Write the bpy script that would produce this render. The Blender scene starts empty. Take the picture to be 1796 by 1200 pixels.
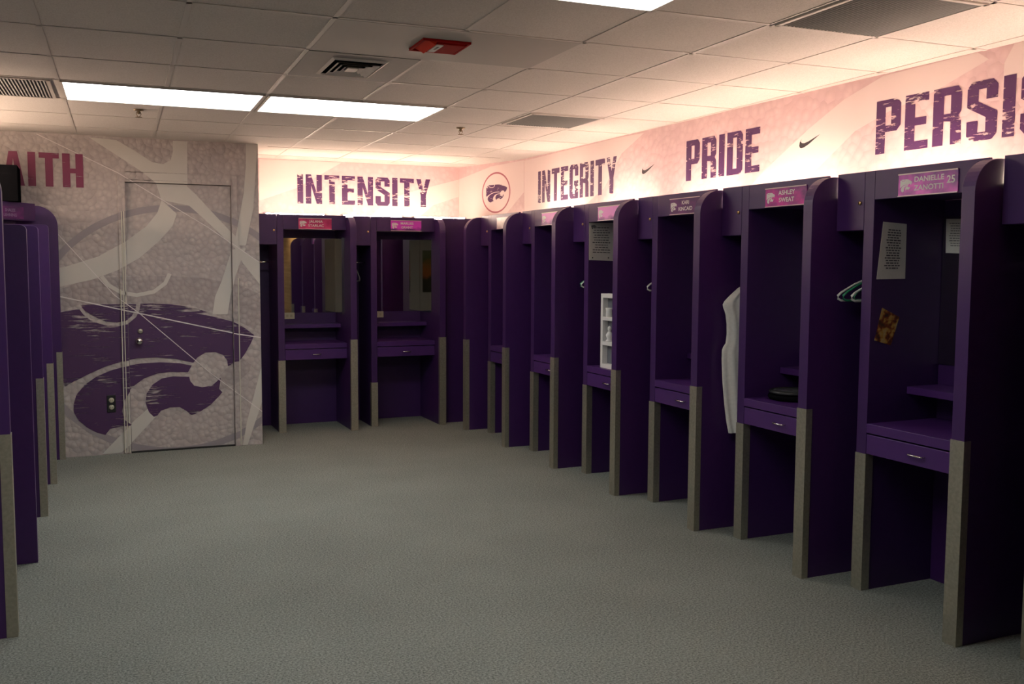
import bpy, bmesh, math, random
from mathutils import Vector, Matrix
from mathutils.geometry import tessellate_polygon
random.seed(4)
S = bpy.context.scene
COL = S.collection

# ------------------------------------------------------------------ camera
F = 1686.56
CAM = Vector((0, 0, 1.744))
FW = Vector((0.40189284, 0.91211799, -0.08076455))
RT = Vector((0.91525419, -0.40284806, 0.00481809))
UP = Vector((0.02814117, 0.07585645, 0.99672156))
cd = bpy.data.cameras.new('camera'); cam = bpy.data.objects.new('camera', cd); COL.objects.link(cam)
cam.matrix_world = Matrix(((RT.x, UP.x, -FW.x, CAM.x), (RT.y, UP.y, -FW.y, CAM.y), (RT.z, UP.z, -FW.z, CAM.z), (0, 0, 0, 1)))
cd.sensor_width = 36; cd.lens = F / 1796 * 36; cd.clip_start = .05
S.camera = cam
def at(ax, v, x, y):
    """world point on the plane axis=v that the photo shows at (x, y)"""
    d = FW + RT * ((x - 898) / F) - UP * ((y - 600) / F)
    return CAM + d * ((v - CAM[ax]) / d[ax])

# ------------------------------------------------------------------ dimensions
H = 2.859
XW, YB, YM, XM = 4.28, 10.588, 9.374, 1.502
XP, Y0, SP = 3.597, 3.10, 1.0435

# ------------------------------------------------------------------ materials
def srgb(r, g, b):
    f = lambda c: (c / 255 / 12.92) if c <= 10 else ((c / 255 + .055) / 1.055) ** 2.4
    return (f(r), f(g), f(b), 1)
class NT:
    def __init__(s, name):
        s.m = bpy.data.materials.new(name); s.m.use_nodes = True
        s.t = s.m.node_tree; s.b = s.t.nodes['Principled BSDF']; s.out = s.t.nodes['Material Output']
    def n(s, typ, **kw):
        o = s.t.nodes.new(typ)
        for k, v in kw.items():
            if k in o.inputs: o.inputs[k].default_value = v
            else: setattr(o, k, v)
        return o
    def l(s, a, b): s.t.links.new(a, b)
    def coords(s, scale=(1, 1, 1)):
        c = s.n('ShaderNodeTexCoord'); m = s.n('ShaderNodeMapping'); m.inputs['Scale'].default_value = scale
        s.l(c.outputs['Object'], m.inputs['Vector']); return m.outputs['Vector']
    def ramp(s, src, stops):
        r = s.n('ShaderNodeValToRGB'); e = r.color_ramp.elements
        while len(e) < len(stops): e.new(.5)
        for i, (p, c) in enumerate(stops): e[i].position = p; e[i].color = c if len(c) == 4 else (*c, 1)
        s.l(src, r.inputs['Fac']); return r.outputs['Color']
    def bump(s, h, strength, dist=.01):
        b = s.n('ShaderNodeBump'); b.inputs['Strength'].default_value = strength; b.inputs['Distance'].default_value = dist
        s.l(h, b.inputs['Height']); s.l(b.outputs['Normal'], s.b.inputs['Normal'])
def plain(name, col, rough=.5, metal=0, var=.0, spec=None, vscale=20):
    k = NT(name); k.b.inputs['Roughness'].default_value = rough; k.b.inputs['Metallic'].default_value = metal
    if spec is not None: k.b.inputs['Specular IOR Level'].default_value = spec
    n = k.n('ShaderNodeTexNoise'); n.inputs['Scale'].default_value = vscale; n.inputs['Detail'].default_value = 4
    k.l(k.coords(), n.inputs['Vector'])
    a = tuple(c * (1 - var) for c in col[:3]); b = tuple(min(1, c * (1 + var)) for c in col[:3])
    k.l(k.ramp(n.outputs['Fac'], [(.3, a), (.7, b)]), k.b.inputs['Base Color'])
    return k.m
def emit(name, col, st):
    k = NT(name); e = k.n('ShaderNodeEmission'); e.inputs['Color'].default_value = (*col, 1); e.inputs['Strength'].default_value = st
    k.l(e.outputs[0], k.out.inputs['Surface']); return k.m
def pebble(name, c0, c1, scale=21, strength=.8):
    """basketball leather print"""
    k = NT(name); k.b.inputs['Roughness'].default_value = .55
    v = k.n('ShaderNodeTexVoronoi'); v.inputs['Scale'].default_value = scale; v.feature = 'F1'
    n = k.n('ShaderNodeTexNoise'); n.inputs['Scale'].default_value = 5; n.inputs['Detail'].default_value = 5
    co = k.coords(); k.l(co, v.inputs['Vector']); k.l(co, n.inputs['Vector'])
    a = k.n('ShaderNodeMath', operation='MULTIPLY_ADD'); k.l(v.outputs['Distance'], a.inputs[0]); a.inputs[1].default_value = 1.0
    nm = k.n('ShaderNodeMath', operation='MULTIPLY'); k.l(n.outputs['Fac'], nm.inputs[0]); nm.inputs[1].default_value = .5; k.l(nm.outputs[0], a.inputs[2])
    k.l(k.ramp(a.outputs[0], [(.35, c0), (.85, c1)]), k.b.inputs['Base Color'])
    k.bump(v.outputs['Distance'], strength, -.02); return k.m
def worn(name, col, lo=.52, hi=.56, scale=(2.2, 2.2, 34), patch=2.2, rough=.5):
    """printed ink with horizontal wear streaks through which the wall print shows"""
    k = NT(name); k.b.inputs['Roughness'].default_value = rough; k.b.inputs['Base Color'].default_value = (*col[:3], 1)
    n = k.n('ShaderNodeTexNoise'); n.inputs['Scale'].default_value = 1.6; n.inputs['Detail'].default_value = 8; n.inputs['Roughness'].default_value = .7
    k.l(k.coords(scale), n.inputs['Vector'])
    p = k.n('ShaderNodeTexNoise'); p.inputs['Scale'].default_value = patch; p.inputs['Detail'].default_value = 3
    k.l(k.coords((1, 1, 2.2)), p.inputs['Vector'])
    a = k.n('ShaderNodeMath', operation='MULTIPLY_ADD'); k.l(p.outputs['Fac'], a.inputs[0]); a.inputs[1].default_value = .55; k.l(n.outputs['Fac'], a.inputs[2])
    r = k.ramp(a.outputs[0], [(lo + .27, (0, 0, 0)), (hi + .27, (1, 1, 1))])
    t = k.n('ShaderNodeBsdfTransparent'); mx = k.n('ShaderNodeMixShader')
    k.l(r, mx.inputs[0]); k.l(k.b.outputs[0], mx.inputs[1]); k.l(t.outputs[0], mx.inputs[2]); k.l(mx.outputs[0], k.out.inputs['Surface'])
    return k.m
PURPLE = (.046, .012, .094)
M = {}
M['purple'] = plain('purple_laminate', PURPLE, .42, 0, .06)
M['purple_edge'] = plain('purple_edge_band', (.066, .018, .135), .38, 0, .05)
M['steel'] = plain('brushed_steel', (.43, .41, .33), .45, .8, .12, vscale=60)
M['chrome'] = plain('chrome', (.75, .73, .68), .18, 1, .03)
M['brass'] = plain('brass_lock', (.75, .5, .22), .3, 1, .05)
M['dullbrass'] = plain('dull_brass', (.30, .22, .14), .4, .9)
M['mirror'] = plain('mirror_glass', (.62, .63, .6), .015, 1, .0)
M['ivory'] = plain('ivory_plastic', (.62, .58, .42), .45)
M['dark'] = plain('dark_plastic', (.012, .012, .012), .5)
M['black'] = plain('black_matte', (.005, .005, .006), .9, 0, 0, .0)
M['paper'] = plain('white_paper', (.66, .63, .58), .7, 0, .03)
M['ink'] = plain('printed_ink', (.10, .09, .10), .7)
M['white'] = plain('white_paint', (.78, .76, .74), .45)
M['whitepl'] = plain('white_hanger_plastic', (.72, .72, .68), .35)
M['greenpl'] = plain('green_hanger_plastic', (.03, .22, .12), .35)
M['cloth'] = plain('grey_white_cloth', (.84, .82, .77), .85, 0, .05, vscale=50)
M['frost'] = plain('grey_backing', (.16, .165, .19), .5)
M['gray_wall'] = plain('grey_wall_paint', (.50, .50, .49), .7, 0, .03)
M['tbar'] = plain('ceiling_grid_paint', (.60, .54, .49), .5)
M['red'] = plain('red_plastic', (.30, .006, .004), .8, 0, 0, .1)
M['panelmetal'] = plain('grey_metal_panel', (.24, .225, .21), .6, 0, .03)
M['light_cool'] = emit('ceiling_light_diffuser', (.97, 1.0, .98), 8.5)
M['tube'] = emit('cove_tube_light', (1.0, .75, .57), 158.0)
M['added_wash'] = emit('added_wash_tube', (1.0, .80, .55), 160.0)  # glow of the unseen lamp added beside the wood wall
def ceiling_mat():
    k = NT('acoustic_tile'); k.b.inputs['Roughness'].default_value = .9
    n = k.n('ShaderNodeTexNoise'); n.inputs['Scale'].default_value = 160; n.inputs['Detail'].default_value = 6; k.l(k.coords(), n.inputs['Vector'])
    k.l(k.ramp(n.outputs['Fac'], [(.35, (.58, .52, .47)), (.6, (.68, .62, .57))]), k.b.inputs['Base Color']); k.bump(n.outputs['Fac'], .35, .004); return k.m
M['tile'] = ceiling_mat()
def carpet_mat():
    k = NT('grey_carpet'); k.b.inputs['Roughness'].default_value = .95; k.b.inputs['Specular IOR Level'].default_value = .1
    co = k.coords()
    n = k.n('ShaderNodeTexNoise'); n.inputs['Scale'].default_value = 95; n.inputs['Detail'].default_value = 8; n.inputs['Roughness'].default_value = .85; k.l(co, n.inputs['Vector'])
    w = k.n('ShaderNodeTexNoise'); w.inputs['Scale'].default_value = 1.3; w.inputs['Detail'].default_value = 3; k.l(co, w.inputs['Vector'])
    a = k.n('ShaderNodeMath', operation='MULTIPLY_ADD'); k.l(w.outputs['Fac'], a.inputs[0]); a.inputs[1].default_value = .06; k.l(n.outputs['Fac'], a.inputs[2])
    k.l(k.ramp(a.outputs[0], [(.42, (.075, .082, .074)), (.66, (.40, .425, .385))]), k.b.inputs['Base Color'])
    k.bump(n.outputs['Fac'], .7, .006); return k.m
M['carpet'] = carpet_mat()
def wood_mat():
    k = NT('pale_plank_wood'); k.b.inputs['Roughness'].default_value = .5
    n = k.n('ShaderNodeTexNoise'); n.inputs['Scale'].default_value = 2; n.inputs['Detail'].default_value = 5; k.l(k.coords((.5, .5, 9)), n.inputs['Vector'])
    k.l(k.ramp(n.outputs['Fac'], [(.3, (.42, .24, .10)), (.7, (.66, .44, .22))]), k.b.inputs['Base Color']); return k.m
M['wood'] = wood_mat()
M['mur_base'] = pebble('mural_pebble', (.52, .47, .44), (.44, .385, .37), strength=.5)
M['mur_light'] = plain('mural_light_seam', (.61, .58, .53), .55, 0, .03, vscale=4)
M['mur_dark'] = pebble('mural_dark_pebble', (.43, .375, .36), (.36, .31, .30), strength=.4)
M['mur_ring'] = plain('mural_ring', (.32, .285, .30), .55, 0, .05, vscale=6)
M['mur_line'] = plain('mural_white_line', (.75, .70, .68), .55)
M['mur_purple'] = worn('mural_purple_ink', (.07, .026, .092), .568, .615, scale=(2.6, 2.6, 40), patch=2.6)
M['faith'] = worn('faith_ink', (.19, .022, .075), .66, .69, patch=4)
M['letter'] = worn('lettering_ink', (.055, .010, .070), .585, .63, scale=(7, 7, 40), patch=6)
M['ringink'] = plain('emblem_ring_ink', (.36, .10, .13), .5)
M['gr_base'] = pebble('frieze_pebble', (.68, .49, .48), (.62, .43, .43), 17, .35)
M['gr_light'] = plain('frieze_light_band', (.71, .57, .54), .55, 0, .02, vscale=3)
M['gr_black'] = plain('black_ink', (.02, .015, .02), .5)

# ------------------------------------------------------------------ mesh helpers
class MB:
    def __init__(s): s.bm = bmesh.new(); s.mi = 0
    def face(s, pts):
        try:
            f = s.bm.faces.new([s.bm.verts.new(p) for p in pts]); f.material_index = s.mi; return f
        except ValueError: pass
    def box(s, x0, x1, y0, y1, z0, z1):
        v = [s.bm.verts.new(p) for p in ((x0,y0,z0),(x1,y0,z0),(x1,y1,z0),(x0,y1,z0),(x0,y0,z1),(x1,y0,z1),(x1,y1,z1),(x0,y1,z1))]
        for q in ((0,3,2,1),(4,5,6,7),(0,1,5,4),(1,2,6,5),(2,3,7,6),(3,0,4,7)):
            f = s.bm.faces.new([v[i] for i in q]); f.material_index = s.mi
    def prism(s, prof, axis, a, b):
        """closed 2-D profile extruded along axis (0,1,2) from a to b"""
        def P(u, w, t): return {0: (t, u, w), 1: (u, t, w), 2: (u, w, t)}[axis]
        A = [s.bm.verts.new(P(u, w, a)) for u, w in prof]; B = [s.bm.verts.new(P(u, w, b)) for u, w in prof]
        n = len(prof)
        for i in range(n):
            f = s.bm.faces.new((A[i], A[(i+1) % n], B[(i+1) % n], B[i])); f.material_index = s.mi
        for q in (A[::-1], B):
            f = s.bm.faces.new(q); f.material_index = s.mi
    def tube(s, pts, r, n=8, closed=False):
        pts = [Vector(p) for p in pts]; rings = []
        N = len(pts)
        for i, p in enumerate(pts):
            if closed: t = pts[(i+1) % N] - pts[i-1]
            else: t = pts[min(i+1, N-1)] - pts[max(i-1, 0)]
            t.normalize(); a = t.cross(Vector((0, 0, 1)) if abs(t.z) < .9 else Vector((1, 0, 0))).normalized(); b = t.cross(a)
            rings.append([s.bm.verts.new(p + (a * math.cos(2*math.pi*k/n) + b * math.sin(2*math.pi*k/n)) * r) for k in range(n)])
        for i in range(N if closed else N-1):
            R, Q = rings[i], rings[(i+1) % N]
            for k in range(n):
                f = s.bm.faces.new((R[k], R[(k+1) % n], Q[(k+1) % n], Q[k])); f.smooth = True; f.material_index = s.mi
        if not closed:
            for R in (rings[0][::-1], rings[-1]): s.bm.faces.new(R).material_index = s.mi
    def lathe(s, prof, c=(0, 0, 0), axis=2, n=28):
        def P(r, h, a):
            u, w = r * math.cos(a), r * math.sin(a)
            p = {2: (u, w, h), 1: (u, h, w), 0: (h, u, w)}[axis]
            return (p[0]+c[0], p[1]+c[1], p[2]+c[2])
        R = [[s.bm.verts.new(P(r, h, 2*math.pi*k/n)) for k in range(n)] for r, h in prof]
        for i in range(len(R)-1):
            for k in range(n):
                f = s.bm.faces.new((R[i][k], R[i][(k+1) % n], R[i+1][(k+1) % n], R[i+1][k])); f.smooth = True; f.material_index = s.mi
        for q in (R[0][::-1], R[-1]):
            try: s.bm.faces.new(q).material_index = s.mi
            except ValueError: pass
    def build(s, name, mats, parent=None, bevel=0, loc=None, rz=None):
        bmesh.ops.remove_doubles(s.bm, verts=s.bm.verts, dist=1e-6)
        bmesh.ops.recalc_face_normals(s.bm, faces=s.bm.faces)
        me = bpy.data.meshes.new(name); s.bm.to_mesh(me); s.bm.free()
        for m in (mats if isinstance(mats, (list, tuple)) else [mats]): me.materials.append(m)
        o = bpy.data.objects.new(name, me); COL.objects.link(o)
        if parent: o.parent = parent
        if loc is not None: o.location = loc
        if rz is not None: o.rotation_euler.z = rz
        if bevel:
            b = o.modifiers.new('bevel', 'BEVEL'); b.width = bevel; b.segments = 2; b.limit_method = 'ANGLE'
        return o
def tag(o, label=None, cat=None, group=None, kind=None):
    if label: o['label'] = label
    if cat: o['category'] = cat
    if group: o['group'] = group
    if kind: o['kind'] = kind
    return o
def struct(o, label=None): o['kind'] = 'structure'; (label and tag(o, label)); return o
def thing(name, loc, rz, label, cat, group=None):
    o = bpy.data.objects.new(name, None); COL.objects.link(o); o.location = loc; o.rotation_euler.z = rz
    o.empty_display_size = .1
    return tag(o, label, cat, group)
def bx(name, mat, parent, *b, bevel=.002):
    m = MB(); m.box(*b); return m.build(name, mat, parent, bevel)

# ------------------------------------------------------------------ flat print helpers (u across, w up)
def tris(poly):
    v = [Vector((p[0], p[1], 0)) for p in poly]
    return [[poly[i] for i in t] for t in tessellate_polygon([v])]
def clip(poly, x0, x1, z0, z1):
    for ax, lim, sg in ((0, x0, 1), (0, x1, -1), (1, z0, 1), (1, z1, -1)):
        out = []
        for i in range(len(poly)):
            a, b = poly[i-1], poly[i]
            da, db = sg*(a[ax]-lim), sg*(b[ax]-lim)
            if (da >= 0) != (db >= 0):
                t = da/(da-db); out.append((a[0]+(b[0]-a[0])*t, a[1]+(b[1]-a[1])*t))
            if db >= 0: out.append(b)
        poly = out
        if len(poly) < 3: return []
    return poly
def strip(path, w):
    """polyline of given width as quads"""
    q = []
    P = [Vector((p[0], p[1])) for p in path]; L = []; R = []
    for i, p in enumerate(P):
        t = (P[min(i+1, len(P)-1)] - P[max(i-1, 0)]).normalized(); n = Vector((-t.y, t.x)) * w / 2
        L.append(tuple(p+n)); R.append(tuple(p-n))
    for i in range(len(P)-1): q.append([L[i], L[i+1], R[i+1], R[i]])
    return q
# wildcat head, in units of the mural drawing (x right, y down)
CAT = [
 [(15,245),(75,230),(120,222),(140,222),(165,255),(200,284),(250,306),(300,320),(380,325),(440,312),(490,270),(512,225),(517,187),(600,185),(700,190),(800,203),(880,220),(940,243),(865,247),(960,265),(1080,295),(1110,308),(1160,335),(1220,380),(1200,430),(1160,500),(1130,540),(1100,545),(1085,560),(1060,575),(1055,540),(1030,505),(980,486),(920,490),(870,520),(845,553),(740,530),(620,520),(500,525),(400,545),(300,575),(200,620),(100,670),(35,710),(15,705)],
 [(140,192),(300,190),(490,190),(486,225),(462,265),(425,292),(375,302),(310,297),(260,280),(210,255),(170,228)],
 [(835,570),(760,556),(640,550),(520,557),(420,575),(330,600),(240,640),(170,690),(120,750),(103,810),(105,860),(135,910),(190,955),(250,985),(300,998),(330,960),(410,945),(465,936),(420,905),(402,850),(420,780),(465,705),(540,650),(620,620),(700,610),(812,612)],
 [(820,640),(720,637),(650,650),(590,690),(555,745),(548,800),(570,860),(600,888),(622,880),(645,850),(700,830),(760,828),(800,850),(835,878),(880,860),(950,815),(1000,765),(1025,735),(1005,715),(1015,645),(1000,660),(960,695),(900,705),(850,695),(825,665)],
]
def cat_tris(x0, x1, z0, z1):
    """the head fitted in a rectangle (u,w)"""
    out = []
    for P in CAT:
        out += tris([(x0+(p[0]-15)/1205*(x1-x0), z1-(p[1]-185)/813*(z1-z0)) for p in P])
    return out
# heavy condensed capitals: polygons in a box of width w and height 1
def glyph(ch):
    s = .34; c = .10
    r = lambda a, b, d, e: [(a, b), (d, b), (d, e), (a, e)]
    if ch == 'I': return .30, [r(0, 0, .30, 1)]
    if ch == 'T': return .78, [r(0, .84, .78, 1), r(.24, 0, .54, .84)]
    if ch == 'E': return .70, [r(0, 0, .30, 1), r(.30, .85, .70, 1), r(.30, .43, .64, .57), r(.30, 0, .70, .15)]
    if ch == 'F': return .70, [r(0, 0, .30, 1), r(.30, .85, .70, 1), r(.30, .43, .64, .57)]
    if ch == 'N': return .84, [r(0, 0, .28, 1), r(.56, 0, .84, 1), [(.28, 1), (.28, .62), (.56, 0), (.56, .38)]]
    if ch == 'H': return .82, [r(0, 0, .30, 1), r(.52, 0, .82, 1), r(.30, .42, .52, .56)]
    if ch == 'Y': return .80, [[(0, 1), (.26, 1), (.40, .62), (.54, 1), (.80, 1), (.55, .42), (.55, 0), (.25, 0), (.25, .42)]]
    if ch == 'A': return .84, [[(.26, 1), (.58, 1), (.84, 0), (.56, 0), (.52, .2), (.50, .34), (.42, .8), (.34, .34), (.32, .2), (.28, 0), (0, 0)], r(.335, .2, .505, .33)]
    if ch == 'D': return .80, [r(0, 0, .30, 1), [(.30, 1), (.68, 1), (.80, .90), (.80, .10), (.68, 0), (.30, 0), (.30, .14), (.50, .14), (.50, .86), (.30, .86)]]
    if ch == 'P': return .78, [r(0, 0, .30, 1), [(.30, 1), (.66, 1), (.78, .9), (.78, .5), (.66, .40), (.30, .40), (.30, .53), (.48, .53), (.48, .86), (.30, .86)]]
    if ch == 'R': return .80, [r(0, 0, .30, 1), [(.30, 1), (.68, 1), (.78, .9), (.78, .56), (.70, .49), (.78, .42), (.80, 0), (.50, 0), (.49, .40), (.30, .42), (.30, .54), (.49, .54), (.49, .86), (.30, .86)]]
    if ch == 'G': return .80, [[(.12, 1), (.68, 1), (.80, .9), (.80, .66), (.50, .66), (.50, .86), (.30, .86), (.30, .14), (.50, .14), (.50, .38), (.42, .38), (.42, .52), (.80, .52), (.80, 0), (.12, 0), (0, .1), (0, .9)]]
    if ch == 'S': return .78, [[(.12, 1), (.66, 1), (.78, .9), (.78, .68), (.49, .68), (.49, .86), (.29, .86), (.29, .66), (.78, .46), (.78, .1), (.66, 0), (.12, 0), (0, .1), (0, .34), (.29, .34), (.29, .14), (.49, .14), (.49, .38), (0, .58), (0, .9)]]
def word(text, u0, u1, w0, w1):
    adv = []; x = 0
    for ch in text:
        w, P = glyph(ch); adv.append((x, P)); x += w + .13
    k = (u1-u0) / (x-.13); out = []
    for x, P in adv:
        for poly in P: out += tris([(u0+(x+p[0])*k, w0+p[1]*(w1-w0)) for p in poly])
    return out
def flat(name, polys, fn, mat, parent=None, label=None):
    m = MB()
    for p in polys: m.face([fn(u, w) for u, w in p])
    o = m.build(name, mat, parent)
    if label: o['label'] = label
    return o

# ================================================================== ROOM
RY = -2.4          # rear wall
XL = -1.30         # left wall
m = MB(); m.box(XL-.2, 5.0, RY-.2, YB+.2, -.08, 0); struct(m.build('floor', M['carpet']))
m = MB(); m.box(XL-.2, 5.0, RY-.2, YB+.2, H, H+.08); ceil = struct(m.build('ceiling', M['tile']))
GA = .028; GU = .6306; GX = -.3225
ROWS = [10.3, 9.56, 8.83, 8.09, 7.35, 6.608, 5.88, 5.15, 4.45, 3.78, 3.10, 2.4, 1.7, 1.0, .3, -.4, -1.1, -1.8]   # index 4 = far edge of the lit row
def grid(a, b): return Vector((a*math.cos(GA)+b*math.sin(GA), b*math.cos(GA)-a*math.sin(GA), H))
def ga(i): return GX + GU*i
gm = MB()
def gbar(p, q, w=.024):
    d = (q-p).normalized(); n = Vector((-d.y, d.x, 0))*w/2; z = Vector((0, 0, -.003))
    A = [p+n, p-n, q-n, q+n]
    gm.face([v+z for v in A])
    for i in range(4): gm.face([A[i], A[(i+1) % 4], A[(i+1) % 4]+z, A[i]+z])
for i in range(-1, 9):
    if i == 3:
        gbar(grid(ga(i), RY+.1), grid(ga(i), ROWS[8])); gbar(grid(ga(i), ROWS[7]), grid(ga(i), 10.5)); continue
    gbar(grid(ga(i), RY+.1), grid(ga(i), 10.5 if i > 2 else 9.32))
for b in ROWS: gbar(grid(-1.05, b), grid(4.2 if b < 9.5 else 3.85, b)) if b < 9.4 else gbar(grid(1.35, b), grid(3.75, b))
tag(gm.build('ceiling_grid', M['tbar'], ceil), 'pale metal grid bars between ceiling tiles')

# mural wall with a door opening
FX0, FX1, FZ = .265, 1.302, 2.552       # frame outer
LX0, LX1, LZ = .322, 1.248, 2.462       # door leaf
m = MB()
m.box(XL-.1, FX0, YM, YB+.1, 0, H); m.box(FX1, XM, YM, YB+.1, 0, H); m.box(FX0, FX1, YM, YB+.1, FZ, H)
m.box(FX0, FX1, YM+.14, YB+.1, 0, FZ)
wd = struct(m.build('wall_mural', M['mur_base']), 'mural wall with wildcat print over basketball leather')
m = MB()
YF = YM - .018
m.box(FX0, LX0, YF, YM+.14, 0, FZ); m.box(LX1, FX1, YF, YM+.14, 0, FZ); m.box(LX0, LX1, YF, YM+.14, LZ, FZ)
m.box(LX0-.02, LX0, YF-.006, YF, 0, LZ+.02); m.box(LX1, LX1+.012, YF-.006, YF, 0, LZ+.02); m.box(LX0, LX1, YF-.006, YF, LZ, LZ+.02)
door = MB(); YD = YM + .02
door.box(LX0+.004, LX1-.004, YD, YD+.045, .012, LZ-.004)
dr = struct(door.build('door_1', M['mur_base']), 'door printed over with the wildcat mural')
fr = m.build('door_frame', M['mur_base'], dr, .003)
k = MB(); c = at(1, YD, 244, 598)
k.lathe([(.001, -.075), (.02, -.073), (.029, -.062), (.031, -.05), (.026, -.036), (.014, -.028), (.011, -.012), (.03, -.009), (.032, -.001)], (c.x, YD, c.z), 1)
tag(k.build('door_knob', M['chrome'], dr), 'round metal knob')
k = MB(); c = at(1, YD, 246, 581); k.lathe([(.001, -.02), (.015, -.02), (.022, -.014), (.024, -.001)], (c.x, YD, c.z), 1); k.build('deadbolt', M['steel'], dr)
k = MB(); k.box(LX0, LX1, YM-.01, YM+.13, .0, .011); k.build('threshold', M['dark'], dr)
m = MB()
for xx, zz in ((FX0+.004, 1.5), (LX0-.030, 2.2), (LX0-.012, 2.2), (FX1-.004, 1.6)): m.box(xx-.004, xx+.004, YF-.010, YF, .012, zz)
m.build('frame_highlight', plain('painted_edge_highlight', (.62, .60, .50), .35), dr)  # pale strips painted in for the highlights along the door frame edges
# mural layers
def mp(x, y): p = at(1, YM, x, y); return (p.x, p.z)
Z6 = lambda L: [mp(100+x/3.529, 480+y/3.529) for x, y in L]
Z7 = lambda L: [mp(100+x/4.138, 230+y/4.138) for x, y in L]
PX = lambda L: [mp(x, y) for x, y in L]
layers = []
light = [
 [(230,45),(430,65),(560,140),(690,225),(770,240),(825,210),(840,150),(840,70),(945,75),(945,400),(760,500),(720,380),(600,285),(440,180)],
 [(945,400),(1010,460),(1130,590),(1290,760),(1330,850),(1470,960),(1470,1110),(1350,960),(1290,850),(1200,760),(1050,620),(960,540),(760,500)],
 [(760,500),(870,600),(840,690),(740,800),(600,920),(440,1010),(250,1080),(20,1130),(-40,1140),(-40,1000),(60,985),(300,910),(500,800),(650,690),(730,590)],
 [(1370,90),(1455,95),(1440,330),(1425,560),(1370,830),(1280,830),(1320,640),(1355,450),(1370,250)],
 [(1270,860),(1370,850),(1330,950),(1290,1060),(1260,1200),(1240,1330),(1130,1330),(1150,1200),(1200,1080)]]
dark = PX([(90,512),(104,508),(140,495),(180,487),(290,484),(360,488),(420,500),(457,517),(457,562),(446,578),(400,555),(330,535),(240,533),(140,534),(90,552)])
layers.append(('mur_dark', tris(dark)))
layers.append(('mur_dark', tris(PX([(404,640),(425,628),(440,640),(437,652),(412,675),(386,685),(385,660)]))))
ellip = [mp(297+243*math.cos(t*math.pi/48), 578+213*math.sin(t*math.pi/48)) for t in range(97)]
layers.append(('mur_ring', strip(ellip, .06)))
for P in light: layers.append(('mur_light', tris(Z7(P))))
lt = []
lt += tris(PX([(458,645),(461,700),(441,760),(434,781),(426,781),(433,740)])) + tris(PX([(179,797),(236,738),(259,718),(276,729),(236,772),(213,794)]))
layers.append(('mur_light', lt))

ghost = PX([(178,485),(190,500),(212,513),(240,518),(270,512),(290,497),(298,480)])
layers.append(('mur_light', strip(ghost, .035)))
catm = []
for P in CAT:
    Q = [(x if x > 20 else -15, y) for x, y in P]
    catm += tris(Z6(Q))
layers.append(('mur_purple', catm))
stripe = strip(Z6([(-15,712),(35,690),(100,652),(200,600),(300,557),(400,527),(500,507),(620,501),(740,511),(845,534)]), .0)
ln = strip(PX([(64,235),(204,302),(364,398),(456,461)]), .007)
layers.append(('mur_line', ln)); ln = []
ln += strip(PX([(85,393),(201,518),(245,550),(370,655),(460,722)]), .007)
layers.append(('mur_line', ln)); ln = []
ln += strip(PX([(90,517),(245,550),(417,586),(457,592)]), .010)
layers.append(('mur_line', ln))
u = [mp(x, 270)[0] for x in (5, 146)]
layers.append(('faith', word('AITH', mp(4, 300)[0], mp(146, 300)[0], 2.398, 2.690)))
REG = [  # u-range, w-range, plane, owner
 ((XL+.01, FX0), (0.002, H-.002), YM, wd), ((FX1, XM-.001), (.002, H-.002), YM, wd), ((FX0, FX1), (FZ, H-.002), YM, wd),
 ((FX0, LX0-.02), (.002, FZ-.001), YF, fr), ((LX1+.012, FX1), (.002, FZ-.001), YF, fr), ((LX0-.02, LX1+.012), (LZ+.02, FZ-.001), YF, fr),
 ((LX0-.02, LX0), (.002, LZ+.02), YF-.006, fr), ((LX1, LX1+.012), (.002, LZ+.02), YF-.006, fr), ((LX0, LX1), (LZ, LZ+.02), YF-.006, fr),
 ((LX0+.005, LX1-.005), (.014, LZ-.006), YD, dr)]
order = ['mur_dark', 'mur_ring', 'mur_light', 'mur_purple', 'mur_line', 'faith']
for owner, nm in ((wd, 'wall_print'), (fr, 'frame_print'), (dr, 'door_print')):
    m = MB()
    for li, (mt, polys) in enumerate(layers):
        m.mi = order.index(mt); off = .0004*(li+1)
        for (ux, uz, yy, ow) in REG:
            if ow is not owner: continue
            for p in polys:
                q = clip(p, ux[0], ux[1], uz[0], uz[1])
                if len(q) >= 3: m.face([(a, yy-off, b) for a, b in q])
    m.build(nm, [M[k] for k in order], owner)
# power outlet on the mural wall
c = at(1, YM, 195.5, 708)
o = thing('power_outlet', (c.x, YM, c.z), 0, 'black power outlet low on mural wall left of the door', 'outlet')
m = MB(); m.box(-.037, .037, -.012, -.004, -.078, .078); m.build('cover_plate', M['dark'], o, .003)
for dz in (.032, -.032):
    m = MB(); m.lathe([(.001, -.017), (.02, -.017), (.023, -.0125)], (0, 0, dz), 1, 18); s_ = m.build('socket', M['ivory'], o)
    q = MB()
    for sx in (-.007, .007): q.box(sx-.0015, sx+.0015, -.0185, -.0165, dz-.006, dz+.006)
    q.build('slot', M['dark'], s_)

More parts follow.
